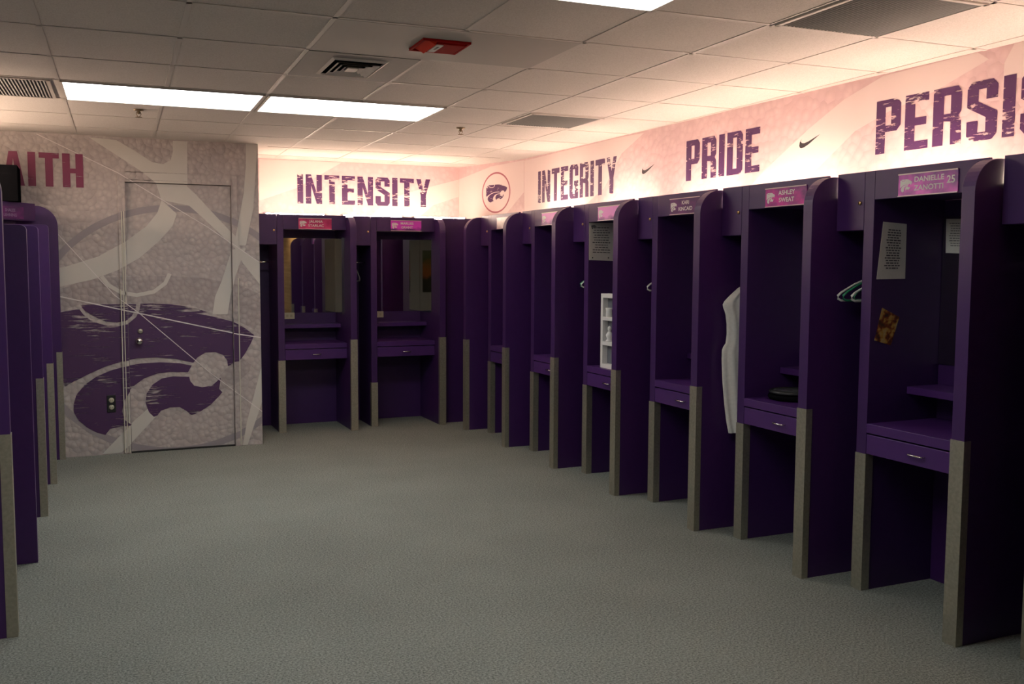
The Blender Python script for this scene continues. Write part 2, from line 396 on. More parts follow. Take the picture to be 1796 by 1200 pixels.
# graphic walls
m = MB(); m.box(XM-.1, 4.6, YB, YB+.12, 0, H); wb = struct(m.build('wall_back', M['gr_base']), 'pink printed wall with INTENSITY above lockers')
YC = 9.415; XB = 3.981
m = MB(); m.box(XW, XW+.12, 1.2, YC, 0, H); wr = struct(m.build('wall_right', M['gr_base']), 'pink printed wall with INTEGRITY and PRIDE above lockers')
m = MB(); m.prism([(XB, YB), (XW, YC), (XW+.12, YC), (XW+.12, YB)], 2, 0, H); wc = struct(m.build('wall_corner', M['gr_base']), 'angled printed wall with ringed wildcat emblem')
m = MB(); m.box(XW, XW+.12, RY, 1.2, 0, H); struct(m.build('wall_right_rear', M['wood']), 'pale wood plank wall behind the camera')
m = MB(); m.box(XL-.12, XL, RY, YB, 0, H); struct(m.build('wall_left', M['gray_wall']))
m = MB(); m.box(XL-.1, XW+.1, RY-.12, RY, 0, H); struct(m.build('wall_front', M['gray_wall']))
fb = lambda u, w: (u, YB-.002, w); fb0 = lambda u, w: (u, YB-.001, w)
frr = lambda u, w: (XW-.002, -u, w); fr0 = lambda u, w: (XW-.001, -u, w)          # u = -Y
cdir = Vector((XW-XB, YC-YB, 0)); cl = cdir.length; cdir.normalize(); cn = Vector((cdir.y, -cdir.x, 0))
if cn.x > 0: cn = -cn
fc = lambda u, w: tuple(Vector((XB, YB, w)) + cdir*u + cn*.002); fc0 = lambda u, w: tuple(Vector((XB, YB, w)) + cdir*u + cn*.001)
PB = lambda L: [(at(1, YB, x, y).x, at(1, YB, x, y).z) for x, y in L]
PR = lambda L: [(-at(0, XW, x, y).y, at(0, XW, x, y).z) for x, y in L]
def pc(x, y):
    d = FW + RT*((x-898)/F) - UP*((y-600)/F); t = (Vector((XB, YB, 0))-CAM).dot(cn)/d.dot(cn); p = CAM+d*t
    return ((p-Vector((XB, YB, p.z))).dot(cdir), p.z)
def band(name, polys, conv, fn, owner, mat='gr_light', lim=None):
    T = []
    for i, P in enumerate(polys):
        for t in tris(conv(P)):
            q = clip(t, lim[0], lim[1], .01, H-.003)
            if len(q) >= 3: T.append(q)
    return flat(name, T, fn, M[mat], owner)
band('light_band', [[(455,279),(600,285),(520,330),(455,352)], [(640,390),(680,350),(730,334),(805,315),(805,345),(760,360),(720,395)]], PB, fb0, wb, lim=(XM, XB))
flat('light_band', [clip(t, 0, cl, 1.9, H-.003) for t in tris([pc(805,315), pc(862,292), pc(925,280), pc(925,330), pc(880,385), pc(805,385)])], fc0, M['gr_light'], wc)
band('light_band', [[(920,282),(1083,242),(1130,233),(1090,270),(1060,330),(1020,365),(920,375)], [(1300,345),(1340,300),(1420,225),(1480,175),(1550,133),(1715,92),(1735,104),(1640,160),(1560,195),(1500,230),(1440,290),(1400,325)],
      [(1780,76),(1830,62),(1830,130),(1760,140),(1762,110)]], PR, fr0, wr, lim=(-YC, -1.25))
flat('lettering', word('INTENSITY', 2.109, 3.63, 2.392, 2.708), fb, M['letter'], wb, 'purple worn lettering reading INTENSITY')
flat('lettering', word('INTEGRITY', -9.062, -7.448, 2.372, 2.695), frr, M['letter'], wr, 'purple worn lettering reading INTEGRITY')
flat('lettering', word('PRIDE', -6.372, -5.476, 2.393, 2.699), frr, M['letter'], wr, 'purple worn lettering reading PRIDE')
flat('lettering', word('PERSIS', -4.402, -3.25, 2.398, 2.706), frr, M['letter'], wr, 'large purple worn lettering beginning PERSIS')
def swoosh(x0, x1, z0, z1):
    P = [(0,.25),(.02,.55),(.12,.88),(.07,.62),(.13,.46),(.24,.42),(.45,.53),(1,1),(.45,.25),(.25,.06),(.12,0),(.04,.06)]
    return tris([(x0+p[0]*(x1-x0), z0+p[1]*(z1-z0)) for p in P])
a, b = PR([(1126,306),(1149,287)]); flat('swoosh_emblem', swoosh(a[0], b[0], a[1], b[1]), frr, M['gr_black'], wr, 'small black tick emblem left of PRIDE')
a, b = PR([(1402,261),(1439,235)]); flat('swoosh_emblem', swoosh(a[0], b[0], a[1], b[1]), frr, M['gr_black'], wr, 'small black tick emblem right of PRIDE')
u0, w0 = pc(870, 338); ru = (pc(894,338)[0]-pc(846,338)[0])/2; rw = (pc(870,303)[1]-pc(870,372)[1])/2
ring = [(u0+ru*math.cos(t*math.pi/36), w0+rw*math.sin(t*math.pi/36)) for t in range(73)]
flat('emblem_ring', strip(ring, .018), fc, M['ringink'], wc, 'thin dark red ring')
flat('wildcat_emblem', cat_tris(pc(853, 338)[0], pc(890, 335)[0], 2.425, 2.62), fc, M['letter'], wc, 'purple wildcat head inside the ring')

# ================================================================== CEILING FITTINGS
def quad_thing(i0, i1, b0, b1): return [grid(ga(i0)+.012, b0-.012), grid(ga(i1)-.012, b0-.012), grid(ga(i1)-.012, b1+.012), grid(ga(i0)+.012, b1+.012)]
def local_thing(name, i0, i1, b0, b1, label, cat, group=None):
    c = grid((ga(i0)+ga(i1))/2, (b0+b1)/2); o = thing(name, c, -GA, label, cat, group)
    return o, abs(ga(i1)-ga(i0))/2-.012, abs(b0-b1)/2-.012
def ceiling_light(i0, i1, b0, b1, label):
    o, hx, hy = local_thing('ceiling_light', i0, i1, b0, b1, label, 'ceiling light', 'fluorescent ceiling panels')
    m = MB()
    for q in ((-hx, hx, hy-.014, hy), (-hx, hx, -hy, -hy+.014), (-hx, -hx+.014, -hy, hy), (hx-.014, hx, -hy, hy)): m.box(q[0], q[1], q[2], q[3], -.012, -.001)
    m.build('frame', M['tbar'], o)
    m = MB(); m.box(-hx+.014, hx-.014, -hy+.014, hy-.014, -.008, -.002); m.build('diffuser', M['light_cool'], o)
ceiling_light(0, 2, ROWS[4], ROWS[5], 'lit ceiling panel above the mural wall, left of the pair')
ceiling_light(2, 4, ROWS[4], ROWS[5], 'lit ceiling panel right of the pair, above INTENSITY')
ceiling_light(2, 4, ROWS[9], ROWS[10], 'lit ceiling panel cut by the top edge of the photo')
o = thing('added_wash_lamp', (4.02, -.3, 2.80), math.pi/2, 'added slim shaded lamp washing the wood wall behind the camera', 'light')  # unseen lamp added to brighten the wood wall, screened from the lockers
m = MB(); m.box(-1.3, 1.3, -.012, .0, -.22, .055); m.box(-1.3, 1.3, -.012, .10, .04, .055); m.box(1.288, 1.3, 0, .2, -.22, .055); m.box(-1.3, -1.288, 0, .2, -.22, .055)
o.rotation_euler.z = math.pi/2; m.bm.transform(Matrix.Scale(-1, 4, (0, 1, 0))); m.build('shade', M['white'], o)
m = MB(); m.tube([(-1.25, -.07, 0), (1.25, -.07, 0)], .012, 8); m.build('tube', M['added_wash'], o)
ceiling_light(0, 2, ROWS[9], ROWS[10], 'lit ceiling panel just above the top of the photo, left of the cut one')
def grille(i0, i1, b0, b1, label, n=26):
    o, hx, hy = local_thing('air_grille', i0, i1, b0, b1, label, 'vent', None)
    m = MB()
    for q in ((-hx, hx, hy-.022, hy), (-hx, hx, -hy, -hy+.022), (-hx, -hx+.022, -hy, hy), (hx-.022, hx, -hy, hy)): m.box(q[0], q[1], q[2], q[3], -.011, -.001)
    m.build('frame', M['tbar'], o, .002)
    m = MB(); m.box(-hx+.02, hx-.02, -hy+.02, hy-.02, -.003, -.001); m.build('duct_opening', M['dark'], o)
    m = MB(); st = (2*hx-.05)/n
    for j in range(n):
        x = -hx+.025+st*(j+.5); m.prism([(x-st*.42, -.003), (x-st*.30, -.003), (x+st*.28, -.010), (x+st*.16, -.010)], 1, -hy+.022, hy-.022)
    m.build('louvres', M['panelmetal'], o)
grille(5, 6, ROWS[9], ROWS[10], 'large grey louvred ceiling grille above PERSIS lettering')
grille(5, 6, ROWS[4]-.12, ROWS[5], 'small grey ceiling grille above INTEGRITY lettering')
grille(-1, -.05, ROWS[4], ROWS[5], 'ceiling grille at left edge beside the lit panel')
# supply diffuser on a blank panel
o, hx, hy = local_thing('air_diffuser', 2, 3, ROWS[6], ROWS[7], 'square stepped air diffuser in grey ceiling panel', 'vent')
m = MB(); m.box(-hx, hx, -hy, hy, -.006, -.001); m.build('blank_panel', M['panelmetal'], o)
def sqring(m, a, b, z0, z1, ay=1.0):
    P = [(-1, -1), (1, -1), (1, 1), (-1, 1)]
    for i in range(4):
        p, q = P[i], P[(i+1) % 4]
        m.face([(p[0]*a, p[1]*a*ay, z0), (q[0]*a, q[1]*a*ay, z0), (q[0]*b, q[1]*b*ay, z1), (p[0]*b, p[1]*b*ay, z1)])
m = MB(); sqring(m, .158, .14, -.006, -.014, 1.55); sqring(m, .14, .135, -.014, -.006, 1.55); m.build('frame', M['tbar'], o)
m = MB(); m.box(-.137, .137, -.212, .212, -.0075, -.0062); m.build('throat', M['black'], o)
for a in (.118, .088, .056):
    m = MB(); sqring(m, a, a-.022, -.022, -.009, 1.55); sqring(m, a+.003, a-.019, -.022, -.009, 1.55); m.build('vane', M['tbar'], o)
m = MB(); m.box(-.03, .03, -.05, .05, -.020, -.012); m.build('centre_plate', M['tbar'], o)
# red fixture
o, hx, hy = local_thing('warning_beacon', 2, 4, ROWS[7], ROWS[8], 'red square fixture with white tag in smooth ceiling panel', 'ceiling fixture')
m = MB(); m.box(-hx, hx, -hy, hy, -.004, -.001); m.build('smooth_panel', plain('smooth_panel', (.46, .42, .38), .6), o)
pts = [at(2, H, *q) for q in ((722,78),(742,65),(826,73),(793,95))]
cx = sum(p.x for p in pts)/4; cy = sum(p.y for p in pts)/4
c2 = Vector((cx, cy, H)) - o.location; c2.rotate(Matrix.Rotation(GA, 3, 'Z'))
m = MB(); w, d = .125, .13
for q in ((-w, w, d-.012, d), (-w, w, -d, -d+.012), (-w, -w+.012, -d, d), (w-.012, w, -d, d)): m.box(c2.x+q[0], c2.x+q[1], c2.y+q[2], c2.y+q[3], -.016, -.004)
m.build('frame', M['red'], o, .002)
m = MB(); m.box(c2.x-w+.012, c2.x+w-.012, c2.y-d+.012, c2.y+d-.012, -.006, -.004); m.build('recess', plain('dark_red', (.10, .003, .003), .8, 0, 0, .1), o)
m = MB(); m.prism([(c2.x-w+.02, -.006), (c2.x-.045, -.006), (c2.x-.055, -.030), (c2.x-w+.05, -.020)], 1, c2.y-.11, c2.y+.10); m.build('lens', plain('bright_red', (.62, .03, .006), .7, 0, 0, .15), o)
m = MB(); m.box(c2.x-.045, c2.x+.10, c2.y-.11, c2.y+.09, -.024, -.006); m.build('housing', M['red'], o, .003)
m = MB(); m.box(c2.x-.048, c2.x-.012, c2.y-.10, c2.y+.06, -.029, -.0242); tg = m.build('tag', M['paper'], o)
m = MB(); m.box(c2.x-.036, c2.x-.024, c2.y-.07, c2.y+.0, -.0296, -.029); m.build('mark', M['dark'], tg)
# sprinklers
for (x, y, lb) in ((243, 192, 'brass ceiling sprinkler above the mural wall'), (808, 224, 'brass ceiling sprinkler above the corner')):
    c = at(2, H, x, y); o = thing('sprinkler', (c.x, c.y, H), 0, lb, 'sprinkler', 'ceiling sprinklers')
    m = MB(); m.lathe([(.036, -.001), (.034, -.008), (.012, -.012), (.010, -.03), (.006, -.034)], n=20); m.build('body', M['dullbrass'], o)
    m = MB(); m.tube([(-.012, 0, -.02), (-.016, 0, -.035), (-.004, 0, -.055)], .003, 6); m.tube([(.012, 0, -.02), (.016, 0, -.035), (.004, 0, -.055)], .003, 6); m.build('yoke', M['dullbrass'], o)
    m = MB(); m.lathe([(.004, -.052), (.024, -.054), (.024, -.057), (.004, -.06)], n=18); m.build('deflector', M['dullbrass'], o)

# ================================================================== LOCKERS
TOP, HB, DB = 2.238, 2.088, 1.932      # header top, header bottom, cabinet door bottom
FY, DEP = .166, .668                   # face frame set-back, depth
def panel_profile(h, r=.15, y1=.672):
    P = [(y1, 0), (0, 0)]
    for k in range(0, 11):
        a = math.pi - k*math.pi/20; P.append((r+r*math.cos(a), h-r+r*math.sin(a)))
    P.append((y1, h)); return P
def text_mesh(body, size, w=None):
    cu = bpy.data.curves.new('t', 'FONT'); cu.body = body; cu.size = size; cu.align_x = 'CENTER'; cu.align_y = 'CENTER'; cu.offset = size*.022
    t = bpy.data.objects.new('t', cu); COL.objects.link(t)
    dg = bpy.context.evaluated_depsgraph_get(); me = bpy.data.meshes.new_from_object(t.evaluated_get(dg))
    polys = [[(me.vertices[i].co.x, me.vertices[i].co.y) for i in p.vertices] for p in me.polygons]
    bpy.data.objects.remove(t); bpy.data.curves.remove(cu); bpy.data.meshes.remove(me)
    return polys
def plate_mat(name, c0, c1, split=None):
    k = NT(name); k.b.inputs['Roughness'].default_value = .3
    n = k.n('ShaderNodeTexNoise'); n.inputs['Scale'].default_value = 9; n.inputs['Detail'].default_value = 3; k.l(k.coords((1, 1, 1.6)), n.inputs['Vector'])
    src = n.outputs['Fac']
    if split is not None:
        sp = k.n('ShaderNodeSeparateXYZ'); k.l(k.coords(), sp.inputs[0])
        a = k.n('ShaderNodeMath', operation='MULTIPLY_ADD'); k.l(sp.outputs['Z'], a.inputs[0]); a.inputs[1].default_value = 10; a.inputs[2].default_value = -10*split
        b = k.n('ShaderNodeMath', operation='ADD'); k.l(a.outputs[0], b.inputs[0]); k.l(src, b.inputs[1]); src = b.outputs[0]
    k.l(k.ramp(src, [(.35, c0), (.65, c1)]), k.b.inputs['Base Color']); return k.m
M['letterplate'] = plain('plate_lettering', (.74, .68, .68), .4)
M['rail'] = plain('clear_plastic_rail', (.75, .55, .58), .25)
def make_locker(loc, rz, label, sx=1.0, plate=None, lines=(), number=None, outlet=False, cap_top=None, side_mirror=False, cap=True, blank=False, group='purple locker bays along the right and back walls'):
    o = thing('locker_bay', loc, rz, label, 'locker', group)
    q = lambda v: v*sx
    TH = .071
    L, D0, D1, R = q(-1.0435)+.0036, q(-.835), q(-.765), -TH*sx
    m = MB(); m.prism(panel_profile(2.225), 0, R, 0); m.build('side_panel', M['purple'], o, .002)
    def capm(x0, x1, z1, y0, deep, name='post_cap'):
        m = MB(); t = .003
        m.box(x0-t, x1+t, y0-t, y0, 0.001, z1); m.box(x0-t, x0-.0003, y0, y0+deep, .001, z1); m.box(x1+.0003, x1+t, y0, y0+deep, .001, z1)
        return tag(m.build(name, M['steel'], o), 'brushed metal corner guard')
    capm(R, 0, .955, 0, .04)
    m = MB(); m.box(D0, D1, FY, DEP, 0, TOP); m.build('divider', M['purple'], o, .002)
    capm(D0, D1, cap_top or .745, FY, .05)
    bx('back_panel', M['purple'], o, L, R, DEP, DEP+.018, 0, 2.10)
    bx('top_panel', M['purple'], o, L, R, FY+.02, DEP, 2.10, 2.118)
    bx('header', M['purple'], o, D1+.001, R-.001, FY, FY+.019, HB, TOP)
    dd = bx('cabinet_door', M['purple'], o, L+.003, D0-.002, FY, FY+.019, DB, TOP)
    m = MB(); m.lathe([(.001, -.008), (.009, -.008), (.011, -.001)], (D0-.03*sx, FY, 2.075), 1, 16); m.build('lock', M['brass'], dd)
    bx('cabinet_floor', M['purple'], o, L+.001, D0-.001, FY+.02, DEP-.001, DB, DB+.018)
    bx('desktop', M['purple_edge'], o, D1+.001, R-.001, FY-.002, DEP-.001, .86, .91)
    dw = bx('drawer', M['purple_edge'], o, D1+.003, R-.003, FY, FY+.40, .748, .852)
    cx = (D1+R)/2
    m = MB(); hw = .046*sx
    m.tube([(cx-hw, FY, .80), (cx-hw, FY-.018, .80), (cx-hw+.008, FY-.025, .80), (cx+hw-.008, FY-.025, .80), (cx+hw, FY-.018, .80), (cx+hw, FY, .80)], .0045, 8)
    tag(m.build('handle', M['chrome'], dw), 'chrome bar handle')
    bx('shelf', M['purple_edge'], o, D1+.001, R-.001, .44, DEP-.001, 1.056, 1.096)
    m = MB(); m.box(D1+.002, R-.002, DEP-.008, DEP-.001, 1.21, 2.01); m.build('mirror', M['mirror'], o)
    if side_mirror:
        m = MB(); m.prism([(R-.0005, FY+.10), (R-.0005, DEP-.01), (R-.006, DEP-.01), (R-.006-side_mirror, FY+.10)], 2, 1.21, 2.01); m.build('mirror', M['mirror'], o)
    m = MB(); m.tube([(L+.001, .39, 1.755), (D0-.001, .39, 1.755)], .011, 12); tag(m.build('hanging_rod', M['chrome'], o), 'metal hanging rod')
    # nameplate
    hw = .182*sx
    if plate:
        m = MB(); m.box(cx-hw, cx+hw, FY-.006, FY-.0005, 2.093, 2.203); pl = m.build('nameplate', plate, o)
        m = MB(); m.box(cx-hw, cx+hw, FY-.010, FY-.0055, 2.198, 2.204); m.box(cx-hw, cx+hw, FY-.010, FY-.0055, 2.091, 2.096); m.build('rail', M['rail'], pl)
        if lines:
            m = MB()
            for i, t in enumerate(lines):
                zc = 2.170 - .042*i if len(lines) > 1 else 2.148
                for p in text_mesh(t, .036): m.face([(cx+.01*sx+a*1.15*sx, FY-.0068, zc+b) for a, b in p])
            if number:
                for p in text_mesh(number, .05): m.face([(cx+.142*sx+a*sx, FY-.0068, 2.155+b) for a, b in p])
            m.build('lettering', M['letterplate'], pl)
        if not blank:
            m = MB()
            for p in cat_tris(cx-hw+.012, cx-hw+.088*sx, 2.112, 2.176): m.face([(a, FY-.0068, b) for a, b in p])
            m.build('wildcat_emblem', M['letterplate'], pl)
    if outlet:
        m = MB(); a = D1+(.145+outlet)*sx; m.box(a-.058, a+.058, DEP-.012, DEP-.0005, 1.142, 1.212); ot = m.build('outlet_plate', M['ivory'], o, .003)
        m = MB()
        for s in (-.022, .022): m.box(a+s-.012, a+s+.012, DEP-.015, DEP-.012, 1.163, 1.191)
        m.build('socket', plain('ivory_socket', (.5, .45, .3), .4), ot)
    return o
PM = {
 'a': plate_mat('plate_lilac', (.16, .006, .22), (.80, .09, .62)), 'b': plate_mat('plate_magenta', (.16, .003, .16), (.68, .02, .36)),
 'c': plate_mat('plate_dark', (.05, .006, .09), (.14, .01, .16)), 'd': plate_mat('plate_pink', (.16, .015, .18), (.80, .20, .62), 2.115),
 'e': plate_mat('plate_mauve', (.16, .012, .20), (.62, .09, .50), 2.125), 'f': plate_mat('plate_pale_glare', (.55, .42, .40), (.8, .7, .68)),  # the pale plate has glare painted into its colour
 'g': plate_mat('plate_crimson', (.40, .015, .11), (.72, .06, .22)), 'h': plate_mat('plate_two_tone', (.08, .006, .14), (.70, .05, .62), 2.115)}
RR = -math.pi/2
LB = {-1: 'purple locker bay cut off by the right edge of the photo',
 0: 'nearest whole locker bay on the right, plate numbered 25, papers taped inside',
 1: 'locker bay with round black case on its desk and bright magenta plate',
 2: 'locker bay with dark purple nameplate and bare desk, right of the white frame',
 3: 'locker bay with tall white frame standing on its desk',
 4: 'second locker bay from the corner, mauve nameplate, under INTEGRITY',
 5: 'locker bay nearest the corner on the right wall, pale blank nameplate with painted glare'}
PLT = {-1: ('c', (), None), 0: ('a', ('DANIELLE', 'ZANOTTI'), '25'), 1: ('b', ('ASHLEY', 'SWEAT'), None), 2: ('c', ('KARI', 'KINCAID'), None), 3: ('d', (), None), 4: ('e', (), None), 5: ('f', (), None)}
for k in range(-1, 6):
    p, ls, nb = PLT[k]
    make_locker((XP, Y0+SP*k, 0), RR, LB[k], 1.0, PM[p], ls, nb, blank=(k == 5))
BX = .934
make_locker((2.546, 9.765, 0), 0, 'locker bay beside the mural wall on back wall, crimson nameplate', BX, PM['g'], ('JALANA', 'STARLAC'), None, outlet=.005, side_mirror=.02)
make_locker((3.521, 9.765, 0), 0, 'right-hand locker bay on back wall, two-tone magenta and purple nameplate', BX, PM['h'], ('MARLIES', 'GRANT'), None, outlet=.02, cap_top=.475, side_mirror=.0005)
# end panel closing the right row, and corner filler
Y6 = Y0+SP*6
o = thing('locker_end_panel', (XP, Y6, 0), RR, 'tall purple end panel at the corner, left end of right-hand row', 'locker panel')
m = MB(); m.prism(panel_profile(2.225), 0, -.071, 0); m.build('side_panel', M['purple'], o, .002)
m = MB(); m.box(-.074, .003, -.003, 0, .001, .955); m.box(-.074, -.0713, 0, .04, .001, .955); m.box(.0003, .003, 0, .04, .001, .955); tag(m.build('post_cap', M['steel'], o), 'brushed metal corner guard')
tag(bx('corner_filler', M['purple'], None, 3.524, 4.02, 9.885, 9.905, 0, 2.235), 'plain purple filler board between the two locker rows in the corner', 'locker panel')
# left-hand row
LEFT = [(-.226, 9.283, 2.225, 'far end, tall with rounded top, against mural wall'), (-.268, 8.269, 2.03, 'left row, next to the tall rounded end panel'), (-.297, 7.221, 1.985, 'left row, middle low panel with metal guard'),
        (-.311, 6.114, 1.952, 'left row, all-purple low panel without metal guard'), (-.346, 4.916, 2.225, 'left edge, nearest the camera, blurred dark metal guard')]
RL = math.pi/2
for i, (x, y, h, lb) in enumerate(LEFT):
    o = thing('locker_stall', (x, y, 0), RL, 'purple locker stall at '+lb if i in (0, 4) else 'purple locker stall of '+lb, 'locker', 'purple locker stalls down the left side')
    m = MB(); m.prism(panel_profile(h, .17 if h > 2.1 else .03, .76), 0, 0, .060); m.build('side_panel', M['purple'], o, .002)
    if i != 3:
        m = MB(); m.box(-.003, .063, -.003, 0, .001, .955); m.box(-.003, -.0003, 0, .045, .001, .955); m.box(.0603, .063, 0, .045, .001, .955)
        tag(m.build('post_cap', M['steel'], o), 'brushed metal corner guard')
    if i in (1, 2):
        for (dy, z) in ((.075, 1.895), (.075, 1.17)):
            m = MB(); m.lathe([(.001, -.006), (.007, -.005), (.009, -.0003)], (0, dy, z), 0, 12); m.build('bolt', M['chrome'], o)
    if i > 1:
        w = LEFT[i-1][1]-y-.004
        bx('desktop', M['purple_edge'], o, .067, w, .20, .75, .86, .91); dw = bx('drawer', M['purple_edge'], o, .07, w-.003, .205, .6, .75, .857)
        m = MB(); c = w/2; m.tube([(c-.045, .205, .8), (c-.045, .185, .8), (c+.045, .185, .8), (c+.045, .205, .8)], .0045, 8); m.build('handle', M['chrome'], dw)
        bx('back_panel', M['purple'], o, .067, w, .755, .775, 0, 1.94)
# angled unit in the left corner
hdir = Vector((-.62, -.78, 0)); a0 = Vector((-.395, 9.215, 0))
ang = math.atan2(-hdir.y, -hdir.x)
o = thing('corner_locker', a0, ang, 'angled purple corner locker header with small dark nameplate at far left', 'locker')
bx('header', M['purple'], o, -.66, 0, 0, .02, HB, TOP)
bx('side_panel', M['purple'], o, -.69, -.62, 0, .12, 0, TOP)
bx('back_panel', M['purple'], o, -.62, -.12, .10, .12, 0, 2.09); bx('top_panel', M['purple'], o, -.62, -.05, .02, .11, 2.09, 2.11)
m = MB(); m.box(-.50, -.14, -.006, -.0005, 2.10, 2.20); pl = m.build('nameplate', PM['c'], o)
m = MB()
for p in cat_tris(-.48, -.41, 2.115, 2.175): m.face([(a, -.0068, b) for a, b in p])
for i, t in enumerate(('SHALEE', 'LEHNING')):
    for p in text_mesh(t, .034): m.face([(-.29+a, -.0068, 2.168-.04*i+b) for a, b in p])
m.build('lettering', plain('dim_plate_lettering', (.22, .17, .30), .5), pl)
# black speaker box on top of it
tag(bx('speaker_box', M['black'], None, -1.0, -.505, 8.95, 9.34, 2.24, 2.535, bevel=.004), 'black box-shaped loudspeaker on top of left corner locker', 'speaker')

# ================================================================== COVE TUBES (behind the locker headers)
def tube_light(p, q, label):
    c = (Vector(p)+Vector(q))/2; d = Vector(q)-Vector(p); o = thing('cove_light', c, math.atan2(d.y, d.x), label, 'light', 'cove lights on top of the lockers'); h = d.length/2
    m = MB(); m.box(-h, h, -.03, .03, -.045, -.018); m.build('batten', M['white'], o, .003)
    m = MB(); m.tube([(-h+.03, 0, 0), (h-.03, 0, 0)], .014, 10); m.build('tube', M['tube'], o)
    m = MB()
    for s in (-1, 1): m.box(s*(h-.02)-.012, s*(h-.02)+.012, -.016, .016, -.02, .018)
    m.build('end_cap', M['white'], o)
names = ['beside the mural wall', 'in the middle of back wall', 'at the back corner']
for i, (a, b) in enumerate(((1.64, 2.30), (2.44, 3.14), (3.22, 3.86))):
    tube_light((a, 10.02, 2.238), (b, 10.02, 2.238), 'glowing cove tube on lockers '+names[i])
wn = {8.35: 'left part of INTEGRITY', 7.2: 'right end of INTEGRITY', 6.05: 'start of PRIDE', 5.05: 'right end of PRIDE', 4.0: 'start of PERSIS', 2.9: 'cut right end of PERSIS'}
for yc, s in wn.items():
    tube_light((4.02, yc+.42, 2.168), (4.02, yc-.42, 2.168), 'cove tube hidden on lockers below '+s)

m = MB(); m.box(XL+.001, -.84, 5.6, 9.25, 2.185, 2.205); tag(struct(m.build('added_ledge_1', M['white'])), 'added ledge on the left wall blocking cove light from the stalls')  # unseen ledge added to keep cove light off the stall faces below
for yc, s in ((8.6, 'far'), (7.4, 'near')):
    tube_light((XL+.05, yc-.5, 2.25), (XL+.05, yc+.5, 2.25), 'cove tube on the left wall, '+s+' one')

# ================================================================== CONTENTS
def loc2(k, x, y, z): return Vector((XP+y, Y0+SP*k-x, z))    # locker-local to world, right row
def hanger_pts(hl=.19, drop=.085):
    hook = [(.0+.022*math.cos(a), .0+.022*math.sin(a)) for a in [math.radians(d) for d in range(-20, 200, 20)]]
    return hook
def make_hanger(loc, rz, mat, label, hl=.19):
    """plane of the hanger is local y-z; origin on the rod"""
    o = thing('coat_hanger', loc, rz, label, 'hanger', 'coat hangers on locker rods')
    hook = [(0, .026*math.cos(math.radians(d)), -.008+.026*math.sin(math.radians(d))) for d in range(200, -61, -20)] + [(0, .006, -.042), (0, 0, -.06), (0, 0, -.085)]
    m = MB(); m.tube(hook, .0035, 6); m.build('hook', M['chrome'] if mat != 'greenpl' else M[mat], o)
    P = [(0, 0, -.085), (0, hl*.5, -.125), (0, hl*.9, -.168), (0, hl, -.185), (0, hl*.99, -.203), (0, hl*.9, -.212), (0, 0, -.212), (0, -hl*.9, -.212), (0, -hl*.99, -.203), (0, -hl, -.185), (0, -hl*.9, -.168), (0, -hl*.5, -.125)]
    m = MB(); m.tube(P, .0065, 8, True); m.build('shoulder_bar', M[mat], o); return o
RODZ = 1.766
def rhang(k, x, y, mat, label, dz=0, rot=0, hl=.19): make_hanger(loc2(k, x, .39, RODZ+dz), RR+rot, mat, label, hl)
rhang(0, -1.005, .42, 'whitepl', 'white hanger, leftmost in the nearest right-hand locker', rot=.03, hl=.235)
rhang(0, -.975, .42, 'greenpl', 'green hanger between two white ones in nearest right-hand locker', rot=-.02, hl=.215)
rhang(0, -.93, .42, 'greenpl', 'green hanger hard behind the right white one, nearest locker', rot=.03)
rhang(0, -.905, .42, 'whitepl', 'white hanger, right one in the nearest right-hand locker', rot=.0, hl=.225)
rhang(2, -.93, .42, 'whitepl', 'white hanger beside the locker stile right of the white frame', hl=.20)
rhang(3, -.90, .42, 'whitepl', 'white hanger just left of the white frame and notice', hl=.215)
rhang(3, -.925, .42, 'greenpl', 'green hanger behind white one left of the notice', hl=.21)
make_hanger((2.76-.12, 10.155, RODZ), -.55, 'whitepl', 'white hanger between the two back wall lockers', .13)
# sleeveless shirt in locker 1
o = thing('sleeveless_shirt', loc2(1, -.992, .385, 1.705), RR, 'pale grey sleeveless shirt hanging in right-hand locker', 'shirt')
prof = [(0, -.105), (-.045, -.10), (-.07, -.088), (-.10, -.10), (-.19, -.165), (-.235, -.205), (-.232, -.23), (-.212, -.27), (-.20, -.34), (-.197, -.41), (-.205, -.47), (-.232, -.50), (-.232, -.58), (-.222, -.72), (-.205, -.86), (-.185, -.98), (-.165, -1.06), (-.12, -1.068), (0, -1.06)]
full = prof + [(-a, b) for a, b in prof[::-1][1:-1]]
bm = bmesh.new()
rows = 46
def half_w(z):
    L = [p for p in prof[3:17]]
    for i in range(len(L)-1):
        if L[i][1] >= z >= L[i+1][1]:
            t = (L[i][1]-z)/max(1e-6, L[i][1]-L[i+1][1]); return -(L[i][0]+(L[i+1][0]-L[i][0])*t)
    return .1655 if z < -1 else .06
grd = {}
NU = 33
for side in (1, -1):
    for r in range(rows+1):
        z = -.088-(1.06-.088)*r/rows
        hw = half_w(z)
        for c in range(NU):
            t = c/(NU-1)*2-1
            y = t*hw; edge = (1-abs(t)**6)
            fold = .012*math.sin(t*9+1.2+z*1.3)*min(1, (-z)*1.6)+.006*math.sin(t*21+z*4)
            x = side*(.024*edge**.5*(1 if edge > 0 else 0))+fold*edge
            zz = z
            if r == 0: zz = z-.03*max(0, 1-abs(t)*1.3)*(1 if side > 0 else .4)
            grd[(side, r, c)] = bm.verts.new((x, y, zz))
for side in (1, -1):
    for r in range(rows):
        for c in range(NU-1):
            f = bm.faces.new((grd[(side, r, c)], grd[(side, r, c+1)], grd[(side, r+1, c+1)], grd[(side, r+1, c)])); f.smooth = True
mb = MB(); mb.bm.free(); mb.bm = bm
bmesh.ops.remove_doubles(bm, verts=bm.verts, dist=.0008)
sh = mb.build('garment', M['cloth'], o)
